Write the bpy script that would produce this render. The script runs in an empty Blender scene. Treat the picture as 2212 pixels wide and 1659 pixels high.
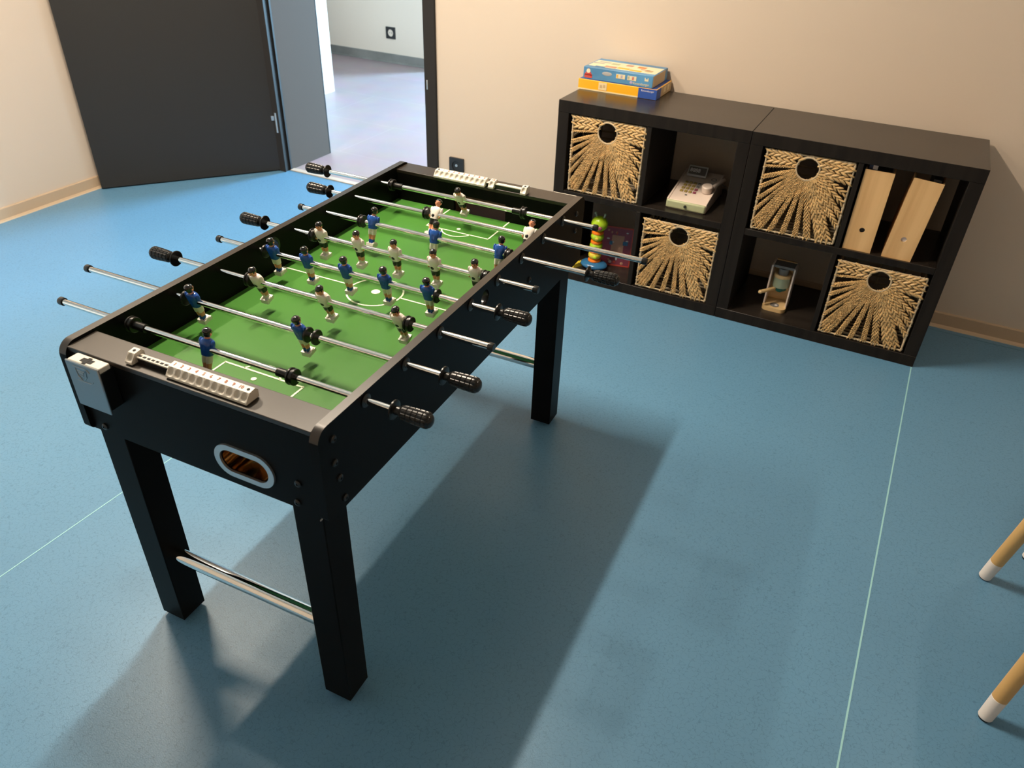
import bpy, bmesh, math, random
from mathutils import Vector, Matrix
R = math.radians
PI = math.pi
sc = bpy.context.scene
COL = sc.collection
random.seed(7)

# ------------------------------------------------------------------ materials
def mat(name, base, rough=.5, metal=0.0, spec=.5, noise=None, bump=None, coat=0.0):
    """noise=(scale, amount, stretch) varies the base colour, bump=(scale, strength, distance)"""
    m = bpy.data.materials.new(name); m.use_nodes = True
    nt = m.node_tree; b = nt.nodes['Principled BSDF']
    b.inputs['Base Color'].default_value = (*base, 1)
    b.inputs['Roughness'].default_value = rough
    b.inputs['Metallic'].default_value = metal
    b.inputs['Specular IOR Level'].default_value = spec
    b.inputs['Coat Weight'].default_value = coat
    tc = None
    if noise or bump:
        tc = nt.nodes.new('ShaderNodeTexCoord')
    if noise:
        s, amt, st = noise
        mp = nt.nodes.new('ShaderNodeMapping'); mp.inputs['Scale'].default_value = st
        n = nt.nodes.new('ShaderNodeTexNoise'); n.inputs['Scale'].default_value = s; n.inputs['Detail'].default_value = 4
        r = nt.nodes.new('ShaderNodeValToRGB')
        lo = tuple(c * (1 - amt) for c in base); hi = tuple(min(1, c * (1 + amt)) for c in base)
        r.color_ramp.elements[0].position = .3; r.color_ramp.elements[0].color = (*lo, 1)
        r.color_ramp.elements[1].position = .7; r.color_ramp.elements[1].color = (*hi, 1)
        nt.links.new(tc.outputs['Object'], mp.inputs['Vector']); nt.links.new(mp.outputs['Vector'], n.inputs['Vector'])
        nt.links.new(n.outputs['Fac'], r.inputs['Fac']); nt.links.new(r.outputs['Color'], b.inputs['Base Color'])
    if bump:
        s, st, d = bump
        n = nt.nodes.new('ShaderNodeTexNoise'); n.inputs['Scale'].default_value = s; n.inputs['Detail'].default_value = 3
        bp = nt.nodes.new('ShaderNodeBump'); bp.inputs['Strength'].default_value = st; bp.inputs['Distance'].default_value = d
        nt.links.new(tc.outputs['Object'], n.inputs['Vector']); nt.links.new(n.outputs['Fac'], bp.inputs['Height'])
        nt.links.new(bp.outputs['Normal'], b.inputs['Normal'])
    return m

def floor_mat():
    m = bpy.data.materials.new('blue_vinyl'); m.use_nodes = True
    nt = m.node_tree; N = nt.nodes; L = nt.links; b = N['Principled BSDF']
    tc = N.new('ShaderNodeTexCoord')
    big = N.new('ShaderNodeTexNoise'); big.inputs['Scale'].default_value = 1.2; big.inputs['Detail'].default_value = 3
    L.new(tc.outputs['Object'], big.inputs['Vector'])
    # short curly fibres: two warped voronoi edge networks, broken up by a noise
    warp = N.new('ShaderNodeTexNoise'); warp.inputs['Scale'].default_value = 60
    L.new(tc.outputs['Object'], warp.inputs['Vector'])
    add = N.new('ShaderNodeVectorMath'); add.operation = 'MULTIPLY_ADD'
    add.inputs[1].default_value = (.02, .02, .02)
    L.new(warp.outputs['Color'], add.inputs[0]); L.new(tc.outputs['Object'], add.inputs[2])
    vo = N.new('ShaderNodeTexVoronoi'); vo.feature = 'DISTANCE_TO_EDGE'; vo.inputs['Scale'].default_value = 75
    L.new(add.outputs[0], vo.inputs['Vector'])
    lt = N.new('ShaderNodeMapRange'); lt.inputs[1].default_value = .0; lt.inputs[2].default_value = .06
    lt.inputs[3].default_value = 1; lt.inputs[4].default_value = 0
    L.new(vo.outputs['Distance'], lt.inputs[0])
    br = N.new('ShaderNodeTexNoise'); br.inputs['Scale'].default_value = 130
    L.new(tc.outputs['Object'], br.inputs['Vector'])
    bm_ = N.new('ShaderNodeMapRange'); bm_.inputs[1].default_value = .40; bm_.inputs[2].default_value = .52
    L.new(br.outputs['Fac'], bm_.inputs[0])
    mul = N.new('ShaderNodeMath'); mul.operation = 'MULTIPLY'
    L.new(lt.outputs[0], mul.inputs[0]); L.new(bm_.outputs[0], mul.inputs[1])
    c1 = N.new('ShaderNodeValToRGB')
    c1.color_ramp.elements[0].position = .3; c1.color_ramp.elements[0].color = (.106, .252, .405, 1)
    c1.color_ramp.elements[1].position = .7; c1.color_ramp.elements[1].color = (.114, .268, .428, 1)
    L.new(big.outputs['Fac'], c1.inputs['Fac'])
    mx = N.new('ShaderNodeMix'); mx.data_type = 'RGBA'; mx.inputs['B'].default_value = (.072, .190, .305, 1)
    L.new(mul.outputs[0], mx.inputs['Factor']); L.new(c1.outputs['Color'], mx.inputs['A'])
    L.new(mx.outputs['Result'], b.inputs['Base Color'])
    b.inputs['Roughness'].default_value = .37
    b.inputs['Specular IOR Level'].default_value = .5
    fine = N.new('ShaderNodeTexNoise'); fine.inputs['Scale'].default_value = 350
    L.new(tc.outputs['Object'], fine.inputs['Vector'])
    bp = N.new('ShaderNodeBump'); bp.inputs['Strength'].default_value = .25; bp.inputs['Distance'].default_value = .001
    L.new(fine.outputs['Fac'], bp.inputs['Height']); L.new(bp.outputs['Normal'], b.inputs['Normal'])
    return m

def tile_mat():
    m = mat('grey_tile', (.40, .345, .36), .5)
    nt = m.node_tree; N = nt.nodes; L = nt.links; b = N['Principled BSDF']
    tc = N.new('ShaderNodeTexCoord')
    mp = N.new('ShaderNodeMapping'); mp.inputs['Location'].default_value = (.12, .3, 0)
    br = N.new('ShaderNodeTexBrick'); br.inputs['Scale'].default_value = 1.0
    br.inputs['Brick Width'].default_value = 1.2; br.inputs['Row Height'].default_value = .6
    br.inputs['Mortar Size'].default_value = .004
    br.inputs['Color1'].default_value = (.37, .278, .29, 1); br.inputs['Color2'].default_value = (.385, .29, .302, 1)
    br.inputs['Mortar'].default_value = (.41, .31, .325, 1)
    n = N.new('ShaderNodeTexNoise'); n.inputs['Scale'].default_value = 5; n.inputs['Detail'].default_value = 6
    mx = N.new('ShaderNodeMix'); mx.data_type = 'RGBA'; mx.blend_type = 'MULTIPLY'; mx.inputs['Factor'].default_value = .25
    L.new(tc.outputs['Object'], mp.inputs['Vector']); L.new(mp.outputs['Vector'], br.inputs['Vector'])
    L.new(tc.outputs['Object'], n.inputs['Vector'])
    L.new(br.outputs['Color'], mx.inputs['A']); L.new(n.outputs['Color'], mx.inputs['B'])
    L.new(mx.outputs['Result'], b.inputs['Base Color'])
    return m

def wood_mat(name, lo, hi, axis='Z', scale=18, rough=.45):
    m = bpy.data.materials.new(name); m.use_nodes = True
    nt = m.node_tree; N = nt.nodes; L = nt.links; b = N['Principled BSDF']
    tc = N.new('ShaderNodeTexCoord'); mp = N.new('ShaderNodeMapping')
    s = {'X': (.06, 1, 1), 'Y': (1, .06, 1), 'Z': (1, 1, .06)}[axis]
    mp.inputs['Scale'].default_value = s
    n = N.new('ShaderNodeTexNoise'); n.inputs['Scale'].default_value = scale; n.inputs['Detail'].default_value = 6
    n.inputs['Distortion'].default_value = .6
    r = N.new('ShaderNodeValToRGB')
    r.color_ramp.elements[0].position = .35; r.color_ramp.elements[0].color = (*lo, 1)
    r.color_ramp.elements[1].position = .65; r.color_ramp.elements[1].color = (*hi, 1)
    L.new(tc.outputs['Object'], mp.inputs['Vector']); L.new(mp.outputs['Vector'], n.inputs['Vector'])
    L.new(n.outputs['Fac'], r.inputs['Fac']); L.new(r.outputs['Color'], b.inputs['Base Color'])
    bp = N.new('ShaderNodeBump'); bp.inputs['Strength'].default_value = .12; bp.inputs['Distance'].default_value = .001
    L.new(n.outputs['Fac'], bp.inputs['Height']); L.new(bp.outputs['Normal'], b.inputs['Normal'])
    b.inputs['Roughness'].default_value = rough
    return m

M = {}
M['floor'] = floor_mat()
M['tile'] = tile_mat()
M['wall'] = mat('cream_wall', (.64, .535, .435), .75, spec=.2, bump=(120, .08, .002))
M['hallwall'] = mat('white_wall', (.80, .65, .54), .75, spec=.2, bump=(120, .08, .002))
M['hallgrey'] = mat('grey_plaster', (.30, .28, .25), .8)
M['ceil'] = mat('white_ceiling', (.88, .86, .82), .9, spec=.1)
M['skirt'] = mat('tan_skirting', (.50, .37, .25), .5)
M['skirt_lip'] = mat('pale_skirting_lip', (.62, .48, .33), .4)
M['hallskirt'] = mat('grey_skirting', (.20, .185, .17), .5, noise=(4, .3, (1, 1, 1)))
M['weld'] = mat('pale_weld', (.32, .62, .66), .45)
M['weld2'] = mat('dull_weld', (.075, .22, .30), .45)
M['thresh'] = mat('beige_threshold', (.55, .46, .38), .45)
M['door'] = mat('anthracite_door', (.026, .024, .022), .5, spec=.4, bump=(300, .05, .0005))
M['frame'] = mat('anthracite_frame', (.030, .028, .027), .7, spec=.12)
M['lining'] = mat('grey_lining', (.085, .062, .050), .8, spec=.08)
M['seal'] = mat('black_seal', (.010, .0095, .009), .6, spec=.3)
M['ledge'] = mat('black_top_sheen', (.023, .0165, .0115), .34, spec=.62, bump=(900, .12, .0004))  # the black laminate again, lamp sheen put in as a lighter, glossier colour
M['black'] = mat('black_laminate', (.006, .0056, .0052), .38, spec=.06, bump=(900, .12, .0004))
M['blackp'] = mat('black_plastic', (.010, .010, .010), .28)
M['rubber'] = mat('black_rubber', (.008, .0075, .007), .30, spec=.38)
M['chrome'] = mat('chrome', (.93, .92, .90), .05, metal=1)
M['satin'] = mat('satin_silver', (.62, .63, .64), .33, metal=.85)
M['plate'] = mat('dull_silver', (.33, .36, .385), .30, metal=.9)
M['cup'] = mat('golden_cup', (.50, .36, .21), .10, metal=1)
M['mdf'] = mat('brown_fibreboard', (.13, .055, .03), .7)
M['pitch'] = mat('green_pitch', (.050, .172, .026), .36, spec=.30, noise=(3, .08, (1, 1, 1)))
M['line'] = mat('white_line', (.78, .86, .62), .45)
M['ivory'] = mat('ivory_plastic', (.66, .61, .53), .35)
M['red'] = mat('red_print', (.50, .13, .06), .5)
M['dark'] = mat('dark_void', (.01, .01, .01), .8)
M['skin'] = mat('skin_paint', (.72, .30, .17), .30)
M['hair'] = mat('hair_paint', (.008, .007, .006), .10, coat=.5)
M['white'] = mat('white_paint', (.78, .72, .64), .28)
M['blue'] = mat('blue_paint', (.012, .075, .33), .22)
M['shoe'] = mat('pale_shoe', (.76, .72, .62), .3)
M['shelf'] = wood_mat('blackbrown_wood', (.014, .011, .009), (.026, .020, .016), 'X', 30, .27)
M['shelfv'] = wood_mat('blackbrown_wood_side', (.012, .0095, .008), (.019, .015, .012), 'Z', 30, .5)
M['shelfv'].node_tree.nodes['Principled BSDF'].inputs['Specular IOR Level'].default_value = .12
M['straw'] = mat('seagrass', (.60, .39, .17), .45, noise=(45, .32, (1, 1, 1)))
M['strawp'] = mat('pale_seagrass', (.55, .42, .26), .6, noise=(30, .2, (1, 1, 1)))
M['strawd'] = mat('shaded_seagrass', (.50, .40, .27), .6, noise=(30, .2, (1, 1, 1)))
M['ply'] = wood_mat('birch_ply', (.62, .36, .15), (.76, .48, .22), 'Z', 26, .5)
M['legwood'] = wood_mat('leg_wood', (.62, .36, .12), (.72, .45, .17), 'Z', 20, .45)
M['legwhite'] = mat('white_dip', (.82, .74, .68), .45)
M['seat'] = mat('white_seat', (.78, .77, .75), .4)
M['paper'] = mat('white_paper', (.75, .72, .74), .7)
M['darkpaper'] = mat('dark_covers', (.02, .02, .024), .5)
M['navy'] = mat('navy_cover', (.02, .03, .09), .5)
M['yellow'] = mat('yellow_card', (.86, .43, .015), .4)
M['ycream'] = mat('cream_card', (.76, .62, .36), .45)
M['bluecard'] = mat('blue_card', (.085, .25, .45), .4, noise=(6, .25, (1, 1, 1)))
M['deepblue'] = mat('deep_blue_card', (.03, .085, .36), .4)
M['cream'] = mat('pale_card', (.80, .70, .48), .45)
M['tan'] = mat('tan_card', (.55, .40, .22), .5)
M['redcard'] = mat('red_card', (.55, .07, .05), .4)
M['purple'] = mat('lilac_card', (.40, .36, .55), .5)
M['orange'] = mat('orange_toy', (.85, .19, .01), .3)
M['lime'] = mat('lime_toy', (.40, .60, .02), .28)
M['ytoy'] = mat('yellow_toy', (.72, .56, .05), .35)
M['btoy'] = mat('blue_toy', (.03, .14, .30), .22)
M['gtoy'] = mat('green_toy', (.01, .12, .08), .3)
M['plum'] = mat('plum_card', (.26, .05, .09), .45)
M['peach'] = mat('peach_card', (.52, .28, .19), .5)
M['greyc'] = mat('grey_card', (.40, .39, .38), .5)
M['regwhite'] = mat('pink_white_wood', (.78, .64, .55), .4)
M['sage'] = mat('sage_paint', (.44, .46, .27), .45)
M['keyw'] = mat('ochre_key', (.36, .26, .06), .5)
M['keyg'] = mat('grey_key', (.20, .19, .18), .5)
M['screen'] = mat('grey_screen', (.10, .09, .08), .4)
M['sagecyl'] = mat('sage_cylinder', (.33, .38, .26), .4)
M['toywood'] = wood_mat('toy_wood', (.60, .40, .18), (.72, .52, .27), 'X', 20, .5)
M['socket'] = mat('black_socket', (.020, .020, .022), .35)
M['fluff'] = mat('white_thread', (.8, .82, .8), .6)

# ------------------------------------------------------------------ geometry helpers
class MB:
    def __init__(s):
        s.v = []; s.f = []; s.m = []; s.sm = []
        s.X = Matrix.Identity(4)
    def add(s, vs, fs, mi=0, smooth=False):
        o = len(s.v)
        s.v += [tuple(s.X @ Vector(p)) for p in vs]
        for f in fs:
            s.f.append([o + i for i in f]); s.m.append(mi); s.sm.append(smooth)
    def box(s, x0, x1, y0, y1, z0, z1, mi=0):
        vs = [(x, y, z) for z in (z0, z1) for y in (y0, y1) for x in (x0, x1)]
        s.add(vs, [(0, 2, 3, 1), (4, 5, 7, 6), (0, 1, 5, 4), (2, 6, 7, 3), (0, 4, 6, 2), (1, 3, 7, 5)], mi)
    def quad(s, a, b, c, d, mi=0): s.add([a, b, c, d], [(0, 1, 2, 3)], mi)
    def rings(s, rings, mi=0, cap=True, smooth=True, mats=None):
        n = len(rings[0]); vs = [p for r in rings for p in r]
        o = len(s.v); s.v += [tuple(s.X @ Vector(p)) for p in vs]
        for k in range(len(rings) - 1):
            for i in range(n):
                j = (i + 1) % n
                s.f.append([o + k*n + i, o + k*n + j, o + (k+1)*n + j, o + (k+1)*n + i])
                q = mi
                if mats is not None: q = mats(k, i) if callable(mats) else mats[k]
                s.m.append(q); s.sm.append(smooth)
        if cap:
            s.f.append([o + i for i in range(n)][::-1]); s.m.append(mi if mats is None else (mats(0, 0) if callable(mats) else mats[0])); s.sm.append(False)
            s.f.append([o + (len(rings)-1)*n + i for i in range(n)]); s.m.append(mi if mats is None else (mats(len(rings)-2, 0) if callable(mats) else mats[-1])); s.sm.append(False)
    def lathe(s, p0, ax, prof, n=24, mi=0, mats=None, cap=True):
        """prof: list of (t along axis, radius)"""
        ax = Vector(ax).normalized(); p0 = Vector(p0)
        u = ax.orthogonal().normalized(); w = ax.cross(u)
        rr = []
        for t, r in prof:
            rr.append([p0 + ax*t + (u*math.cos(2*PI*i/n) + w*math.sin(2*PI*i/n))*max(r, 1e-5) for i in range(n)])
        s.rings(rr, mi, cap, True, mats)
    def cyl(s, a, b, r, n=16, mi=0, r2=None):
        a = Vector(a); b = Vector(b)
        s.lathe(a, b - a, [(0, r), ((b - a).length, r if r2 is None else r2)], n, mi)
    def ell(s, c, rad, rot=None, nu=10, nv=6, mi=0):
        c = Vector(c); vs = []; fs = []
        Rm = rot if rot is not None else Matrix.Identity(3)
        vs.append(c + Rm @ Vector((0, 0, -rad[2])))
        for j in range(1, nv):
            ph = -PI/2 + PI*j/nv
            for i in range(nu):
                th = 2*PI*i/nu
                vs.append(c + Rm @ Vector((rad[0]*math.cos(ph)*math.cos(th), rad[1]*math.cos(ph)*math.sin(th), rad[2]*math.sin(ph))))
        vs.append(c + Rm @ Vector((0, 0, rad[2])))
        for i in range(nu): fs.append((0, 1 + (i+1) % nu, 1 + i))
        for j in range(nv-2):
            for i in range(nu):
                a = 1 + j*nu + i; b = 1 + j*nu + (i+1) % nu
                fs.append((a, b, b + nu, a + nu))
        t = len(vs) - 1; o = 1 + (nv-2)*nu
        for i in range(nu): fs.append((t, o + i, o + (i+1) % nu))
        s.add(vs, fs, mi, True)
    def tube(s, pts, r, n=8, mi=0):
        pts = [Vector(p) for p in pts]; rr = []; prev = None
        for k, p in enumerate(pts):
            d = (pts[min(k+1, len(pts)-1)] - pts[max(k-1, 0)]).normalized()
            u = d.orthogonal().normalized() if prev is None else (prev - d*prev.dot(d)).normalized()
            prev = u; w = d.cross(u)
            rr.append([p + (u*math.cos(2*PI*i/n) + w*math.sin(2*PI*i/n))*r for i in range(n)])
        s.rings(rr, mi)
    def mesh(s, me, mi=0):
        s.add([v.co for v in me.vertices], [list(p.vertices) for p in me.polygons], mi)
    def data(s, name, mats, angle=40):
        me = bpy.data.meshes.new(name)
        me.from_pydata(s.v, [], s.f)
        for m in mats: me.materials.append(m)
        me.polygons.foreach_set('material_index', s.m)
        me.polygons.foreach_set('use_smooth', s.sm)
        me.update(); me.set_sharp_from_angle(angle=R(angle))
        return me
    def build(s, name, mats, parent=None, bevel=0, seg=2, angle=40, fix=False):
        if not isinstance(mats, (list, tuple)): mats = [mats]
        me = s.data(name, mats, angle)
        if fix:
            bm = bmesh.new(); bm.from_mesh(me); bmesh.ops.recalc_face_normals(bm, faces=bm.faces); bm.to_mesh(me); bm.free()
        o = bpy.data.objects.new(name, me); COL.objects.link(o)
        if parent: o.parent = parent
        if bevel:
            bv = o.modifiers.new('bevel', 'BEVEL'); bv.width = bevel; bv.segments = seg; bv.limit_method = 'ANGLE'; bv.angle_limit = R(40)
            bv.harden_normals = False
        return o

def from_curve(cu):
    o = bpy.data.objects.new('tmp', cu); COL.objects.link(o)
    dg = bpy.context.evaluated_depsgraph_get(); dg.update()
    me = bpy.data.meshes.new_from_object(o.evaluated_get(dg))
    bpy.data.objects.remove(o); return me
def outline(loops, depth):
    """2D loops (outer first, then holes) filled and extruded, centred on z=0"""
    cu = bpy.data.curves.new('tmp', 'CURVE'); cu.dimensions = '2D'; cu.fill_mode = 'BOTH'; cu.extrude = depth/2
    for lp in loops:
        sp = cu.splines.new('POLY'); sp.points.add(len(lp)-1); sp.use_cyclic_u = True
        for p, q in zip(sp.points, lp): p.co = (q[0], q[1], 0, 1)
    return from_curve(cu)
def text(body, size, depth=.0003):
    cu = bpy.data.curves.new('tmp', 'FONT'); cu.body = body; cu.size = size; cu.extrude = depth; cu.align_x = 'CENTER'; cu.align_y = 'CENTER'
    return from_curve(cu)
def frame_m(origin, xa, ya):
    xa = Vector(xa).normalized(); ya = Vector(ya).normalized(); za = xa.cross(ya)
    m = Matrix((xa, ya, za)).transposed().to_4x4(); m.translation = Vector(origin); return m
def roundrect(x0, x1, y0, y1, r, n=6, corners=(1, 1, 1, 1)):
    out = []
    rs = [r[i] if isinstance(r, (list, tuple)) else r for i in range(4)]
    for (cx, cy, a, rr) in ((x0, y0, 180, rs[0]), (x1, y0, 270, rs[1]), (x1, y1, 0, rs[2]), (x0, y1, 90, rs[3])):
        sx = 1 if cx == x0 else -1; sy = 1 if cy == y0 else -1
        if rr <= 0: out.append((cx, cy)); continue
        for k in range(n+1):
            t = R(a + 90*k/n); out.append((cx + sx*rr + rr*math.cos(t), cy + sy*rr + rr*math.sin(t)))
    return out
def circle(cx, cy, r, n=28, r2=None): return [(cx + r*math.cos(2*PI*i/n), cy + (r2 or r)*math.sin(2*PI*i/n)) for i in range(n)]

def empty(name, loc=(0, 0, 0), rz=0):
    o = bpy.data.objects.new(name, None); COL.objects.link(o); o.empty_display_size = .05
    o.location = loc; o.rotation_euler = (0, 0, rz); return o
def tag(o, label, cat, group=None):
    o['label'] = label; o['category'] = cat
    if group: o['group'] = group
    return o
def struct(o): o['kind'] = 'structure'; return o
def copy_tree(o, parent=None):
    c = o.copy(); COL.objects.link(c)
    if parent: c.parent = parent
    for ch in list(o.children): copy_tree(ch, c)
    return c

# ------------------------------------------------------------------ the room
YW = .43; XL = -3.818; XR = 1.5; YN = -3.9; H = 2.76
DX0, DX1, DH = -3.14, -2.153, 2.05          # door opening
def simple(name, boxes, m, bevel=0):
    b = MB()
    for q in boxes: b.box(*q)
    return struct(b.build(name, m, bevel=bevel))
simple('floor', [(XL-.2, XR+.2, YN-.2, .47, -.1, 0)], M['floor'])
simple('floor_hall', [(-6.2, 2.7, .47, 6.8, -.1, -.001)], M['tile'])
simple('ceiling', [(XL-.2, XR+.2, YN-.2, .63, H, H+.1)], M['ceil'])
simple('ceiling_hall', [(-6.2, 2.7, .63, 6.8, H, H+.1)], M['hallgrey'])
simple('wall_left', [(XL-.2, XL, YN-.2, YW, 0, H)], M['wall'])
simple('wall_right', [(XR, XR+.2, YN-.2, YW, 0, H)], M['wall'])
simple('wall_near', [(XL-.2, XR+.2, YN-.2, YN, 0, H)], M['wall'])
# back wall with the door opening; room face cream, hall face white
b = MB()
for (x0, x1, z0, z1) in ((XL-.2, DX0-.02, 0, H), (DX1+.02, XR+.2, 0, H), (DX0-.02, DX1+.02, DH+.02, H)):
    b.box(x0, x1, YW, .63, z0, z1)
struct(b.build('wall_back', M['wall']))
b = MB()
for (x0, x1, z0, z1) in ((-6.2, DX0-.02, 0, H), (DX1+.02, 2.7, 0, H), (DX0-.02, DX1+.02, DH+.02, H)):
    b.box(x0, x1, .63, .83, z0, z1)
struct(b.build('wall_hall_front', M['hallgrey']))
# hall: corner block on the left, back wall with a window further right (outside the picture)
simple('wall_hall_corner', [(-6.2, -4.06, .83, 2.05, 0, H)], M['hallwall'])
WX0, WX1, WZ0, WZ1 = -1.5, .3, .06, 2.5
YH = 6.4
simple('wall_hall_back', [(-6.2, -3.72, 3.14, YH+.2, 0, H)], M['hallwall'])
b = MB()
for (x0, x1, z0, z1) in ((-3.72, WX0, 0, H), (WX1, 2.7, 0, H), (WX0, WX1, 0, WZ0), (WX0, WX1, WZ1, H)):
    b.box(x0, x1, YH, YH+.2, z0, z1)
struct(b.build('wall_hall_far', M['hallgrey']))
simple('wall_hall_left', [(-6.2, -6.0, 2.05, 3.14, 0, H)], M['hallwall'])
simple('wall_hall_right', [(2.5, 2.7, .83, YH, 0, H)], M['hallgrey'])
b = MB()
for (x0, x1, z0, z1) in ((WX0, WX0+.06, WZ0, WZ1), (WX1-.06, WX1, WZ0, WZ1), (WX0, WX1, WZ0, WZ0+.06), (WX0, WX1, WZ1-.06, WZ1), (-.63, -.57, WZ0, WZ1)):
    b.box(x0, x1, YH+.03, YH+.09, z0, z1)
struct(b.build('window_1', M['frame'], bevel=.004))
# skirtings: tan cove skirting with a paler lip at the foot
def skirting(name, p0, p1, n, mats=(M['skirt'], M['skirt_lip']), h=.064, w=.008):
    p0 = Vector(p0); p1 = Vector(p1); n = Vector(n); b = MB()
    prof = [(0, 0), (.020, 0), (.018, .006), (w+.002, .012), (w, h-.004), (w-.003, h), (0, h)]
    rr = [[p + n*a + Vector((0, 0, z)) for a, z in prof] for p in (p0, p1)]
    k = len(prof); vs = rr[0] + rr[1]
    for i in range(k):
        j = (i+1) % k
        b.add([rr[0][i], rr[0][j], rr[1][j], rr[1][i]], [(0, 1, 2, 3)], 1 if i < 2 else 0)
    b.add(rr[0], [tuple(range(k))], 0); b.add(rr[1], [tuple(range(k))[::-1]], 0)
    return struct(b.build(name, list(mats), fix=True))
skirting('baseboard_left', (XL, YN, 0), (XL, YW, 0), (1, 0, 0))
skirting('baseboard_back', (DX1+.075, YW, 0), (XR, YW, 0), (0, -1, 0))
skirting('baseboard_back_left', (XL, YW, 0), (DX0-.075, YW, 0), (0, -1, 0))
skirting('baseboard_hall_back', (-6.0, 3.14, 0), (-3.72, 3.14, 0), (0, -1, 0), (M['hallskirt'], M['hallskirt']), .075, .010)
# welded floor seams and the threshold strip
def strip(name, a, c, w, m, z=.0006):
    a = Vector((*a, 0)); c = Vector((*c, 0)); d = (c-a).normalized(); n = Vector((-d.y, d.x, 0))*w/2
    b = MB(); vs = [a-n, c-n, c+n, a+n]
    b.add([v + Vector((0, 0, -.002)) for v in vs] + [v + Vector((0, 0, z)) for v in vs],
          [(3, 2, 1, 0), (4, 5, 6, 7), (0, 1, 5, 4), (1, 2, 6, 5), (2, 3, 7, 6), (3, 0, 4, 7)])
    return struct(b.build(name, m))
strip('trim_1', (.2915, .382), (.226, -3.88), .0042, M['weld'])
strip('trim_2', (-1.668, .40), (-1.767, -3.88), .0030, M['weld'])
strip('trim_3', (.18, .382), (1.48, .380), .003, M['weld2'])
b = MB(); b.box(DX0, DX1, .462, .50, -.01, .004)
struct(b.build('trim_4', M['thresh'], bevel=.0015))
# door frame (steel) with a deep painted lining
b = MB()
for x0, x1 in ((DX0-.06, DX0), (DX1, DX1+.066)):
    b.box(x0, x1, YW-(.006 if x0 < DX0 else .012), YW, 0, DH+.06); b.box(x0, x1, .83, .842, 0, DH+.06)
b.box(DX0, DX1, YW-.012, YW, DH, DH+.06); b.box(DX0, DX1, .83, .842, DH, DH+.06)
fr = struct(b.build('trim_5', M['frame'], bevel=.002))
b = MB(); b.box(DX0-.02, DX0, .478, .83, 0, DH+.02); b.box(DX1, DX1+.02, YW, .83, 0, DH+.02); b.box(DX0, DX1, YW, .83, DH, DH+.02)
b.build('lining', M['lining'], fr)
b = MB(); b.box(DX0-.02, DX0-.004, YW, .478, 0, DH+.02); b.box(DX0-.02, DX0+.004, .466, .478, 0, DH); b.box(DX1-.006, DX1, .437, .447, 0, DH)  # first box is the jamb front, its shade put into the black
b.build('seal_and_jamb_shade', M['seal'], fr)
b = MB(); b.box(DX1+.012, DX1+.020, YW-.0150, YW-.011, .605, .650)
k = b.build('strike_plate', M['satin'], fr, bevel=.002); k['label'] = 'small silver strike plate'
# door leaf, swung open into the room until it meets the left wall
ang = math.atan2(-.311-.445, -3.775+3.167)
d = MB()
d.box(.014, .986, -.034, 0, .006, DH-.01)
leaf = struct(d.build('door_1', M['door'], bevel=.002))
leaf.location = (-3.158, .452, 0); leaf.rotation_euler = (0, 0, ang)
# leaf y axis must point away from the camera (towards the corner)
leaf.scale = (1, 1, 1)
d = MB(); d.box(-.014, .014, -.032, -.008, .006, DH-.01)
d.build('edge_rebate', M['seal'], leaf)
d = MB()
d.cyl((.020, .012, .225), (.020, .012, .335), .009, 14)
d.box(.018, .046, .000, .006, .292, .316)
h = d.build('hinge', M['satin'], leaf); h['label'] = 'silver barrel hinge'
h2 = h.copy(); COL.objects.link(h2); h2.location = (0, 0, 1.5)
# ------------------------------------------------------------------ wall sockets
def socket(x, y, z, w, insert, name, label):
    t = empty(name, (x, y, z)); tag(t, label, 'wall socket')
    b = MB(); b.X = frame_m((0, 0, 0), (1, 0, 0), (0, 0, 1)); b.mesh(outline([roundrect(-w, w, -w, w, .004), circle(0, 0, w*.62)], .010))
    b.build('cover_frame', M['socket'], t)
    b = MB()
    b.cyl((0, .005, 0), (0, .001, 0), w*.62, 28, 0)
    b.build('insert', insert, t)
    b = MB()
    for s in (-1, 1): b.cyl((s*w*.22, .0012, 0), (s*w*.22, -.0005, 0), w*.07, 10)
    b.build('contact_hole', M['dark'], t)
    return t
s1 = socket(-1.977, YW-.005, .250, .042, M['socket'], 'wall_socket', 'black square power socket low on cream wall beside the door')
b = MB(); b.cyl((-.002, .001, .002), (-.002, -.0012, .002), .007, 14); b.build('earth_pin', M['satin'], s1)
socket(-4.266, 3.135, .248, .048, M['hallwall'], 'wall_socket.001', 'dark framed socket with pale centre on hallway wall beyond the doorway')

# ------------------------------------------------------------------ cube shelf units
def shelf_unit(x0, label):
    t = empty('cube_shelf', (x0, .02, 0)); tag(t, label, 'shelf', 'low black-brown cube shelves along the wall')
    W = .7735; S = .046; Dp = .39; Hh = .77
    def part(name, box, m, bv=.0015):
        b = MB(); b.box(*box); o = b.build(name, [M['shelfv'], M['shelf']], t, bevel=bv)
        for p in o.data.polygons: p.material_index = 1 if p.normal.z > .5 else 0  # sheen painted on upward faces; the rest use the duller copy
        return o
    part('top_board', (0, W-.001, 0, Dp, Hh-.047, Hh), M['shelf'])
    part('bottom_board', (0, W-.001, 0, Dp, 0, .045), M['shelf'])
    part('side_board', (0, S, .001, Dp-.001, .045, Hh-.047), M['shelfv'])
    part('side_board', (W-.001-S, W-.001, .001, Dp-.001, .045, Hh-.047), M['shelfv'])
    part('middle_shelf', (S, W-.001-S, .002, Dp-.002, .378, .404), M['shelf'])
    part('divider', (W/2-.009, W/2+.009, .002, Dp-.002, .404, Hh-.047), M['shelfv'])
    part('divider', (W/2-.009, W/2+.009, .002, Dp-.002, .045, .378), M['shelfv'])
    return t
shelf_unit(-1.2567, 'left two by two black-brown cube shelf with the stacked game boxes on top')
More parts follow.
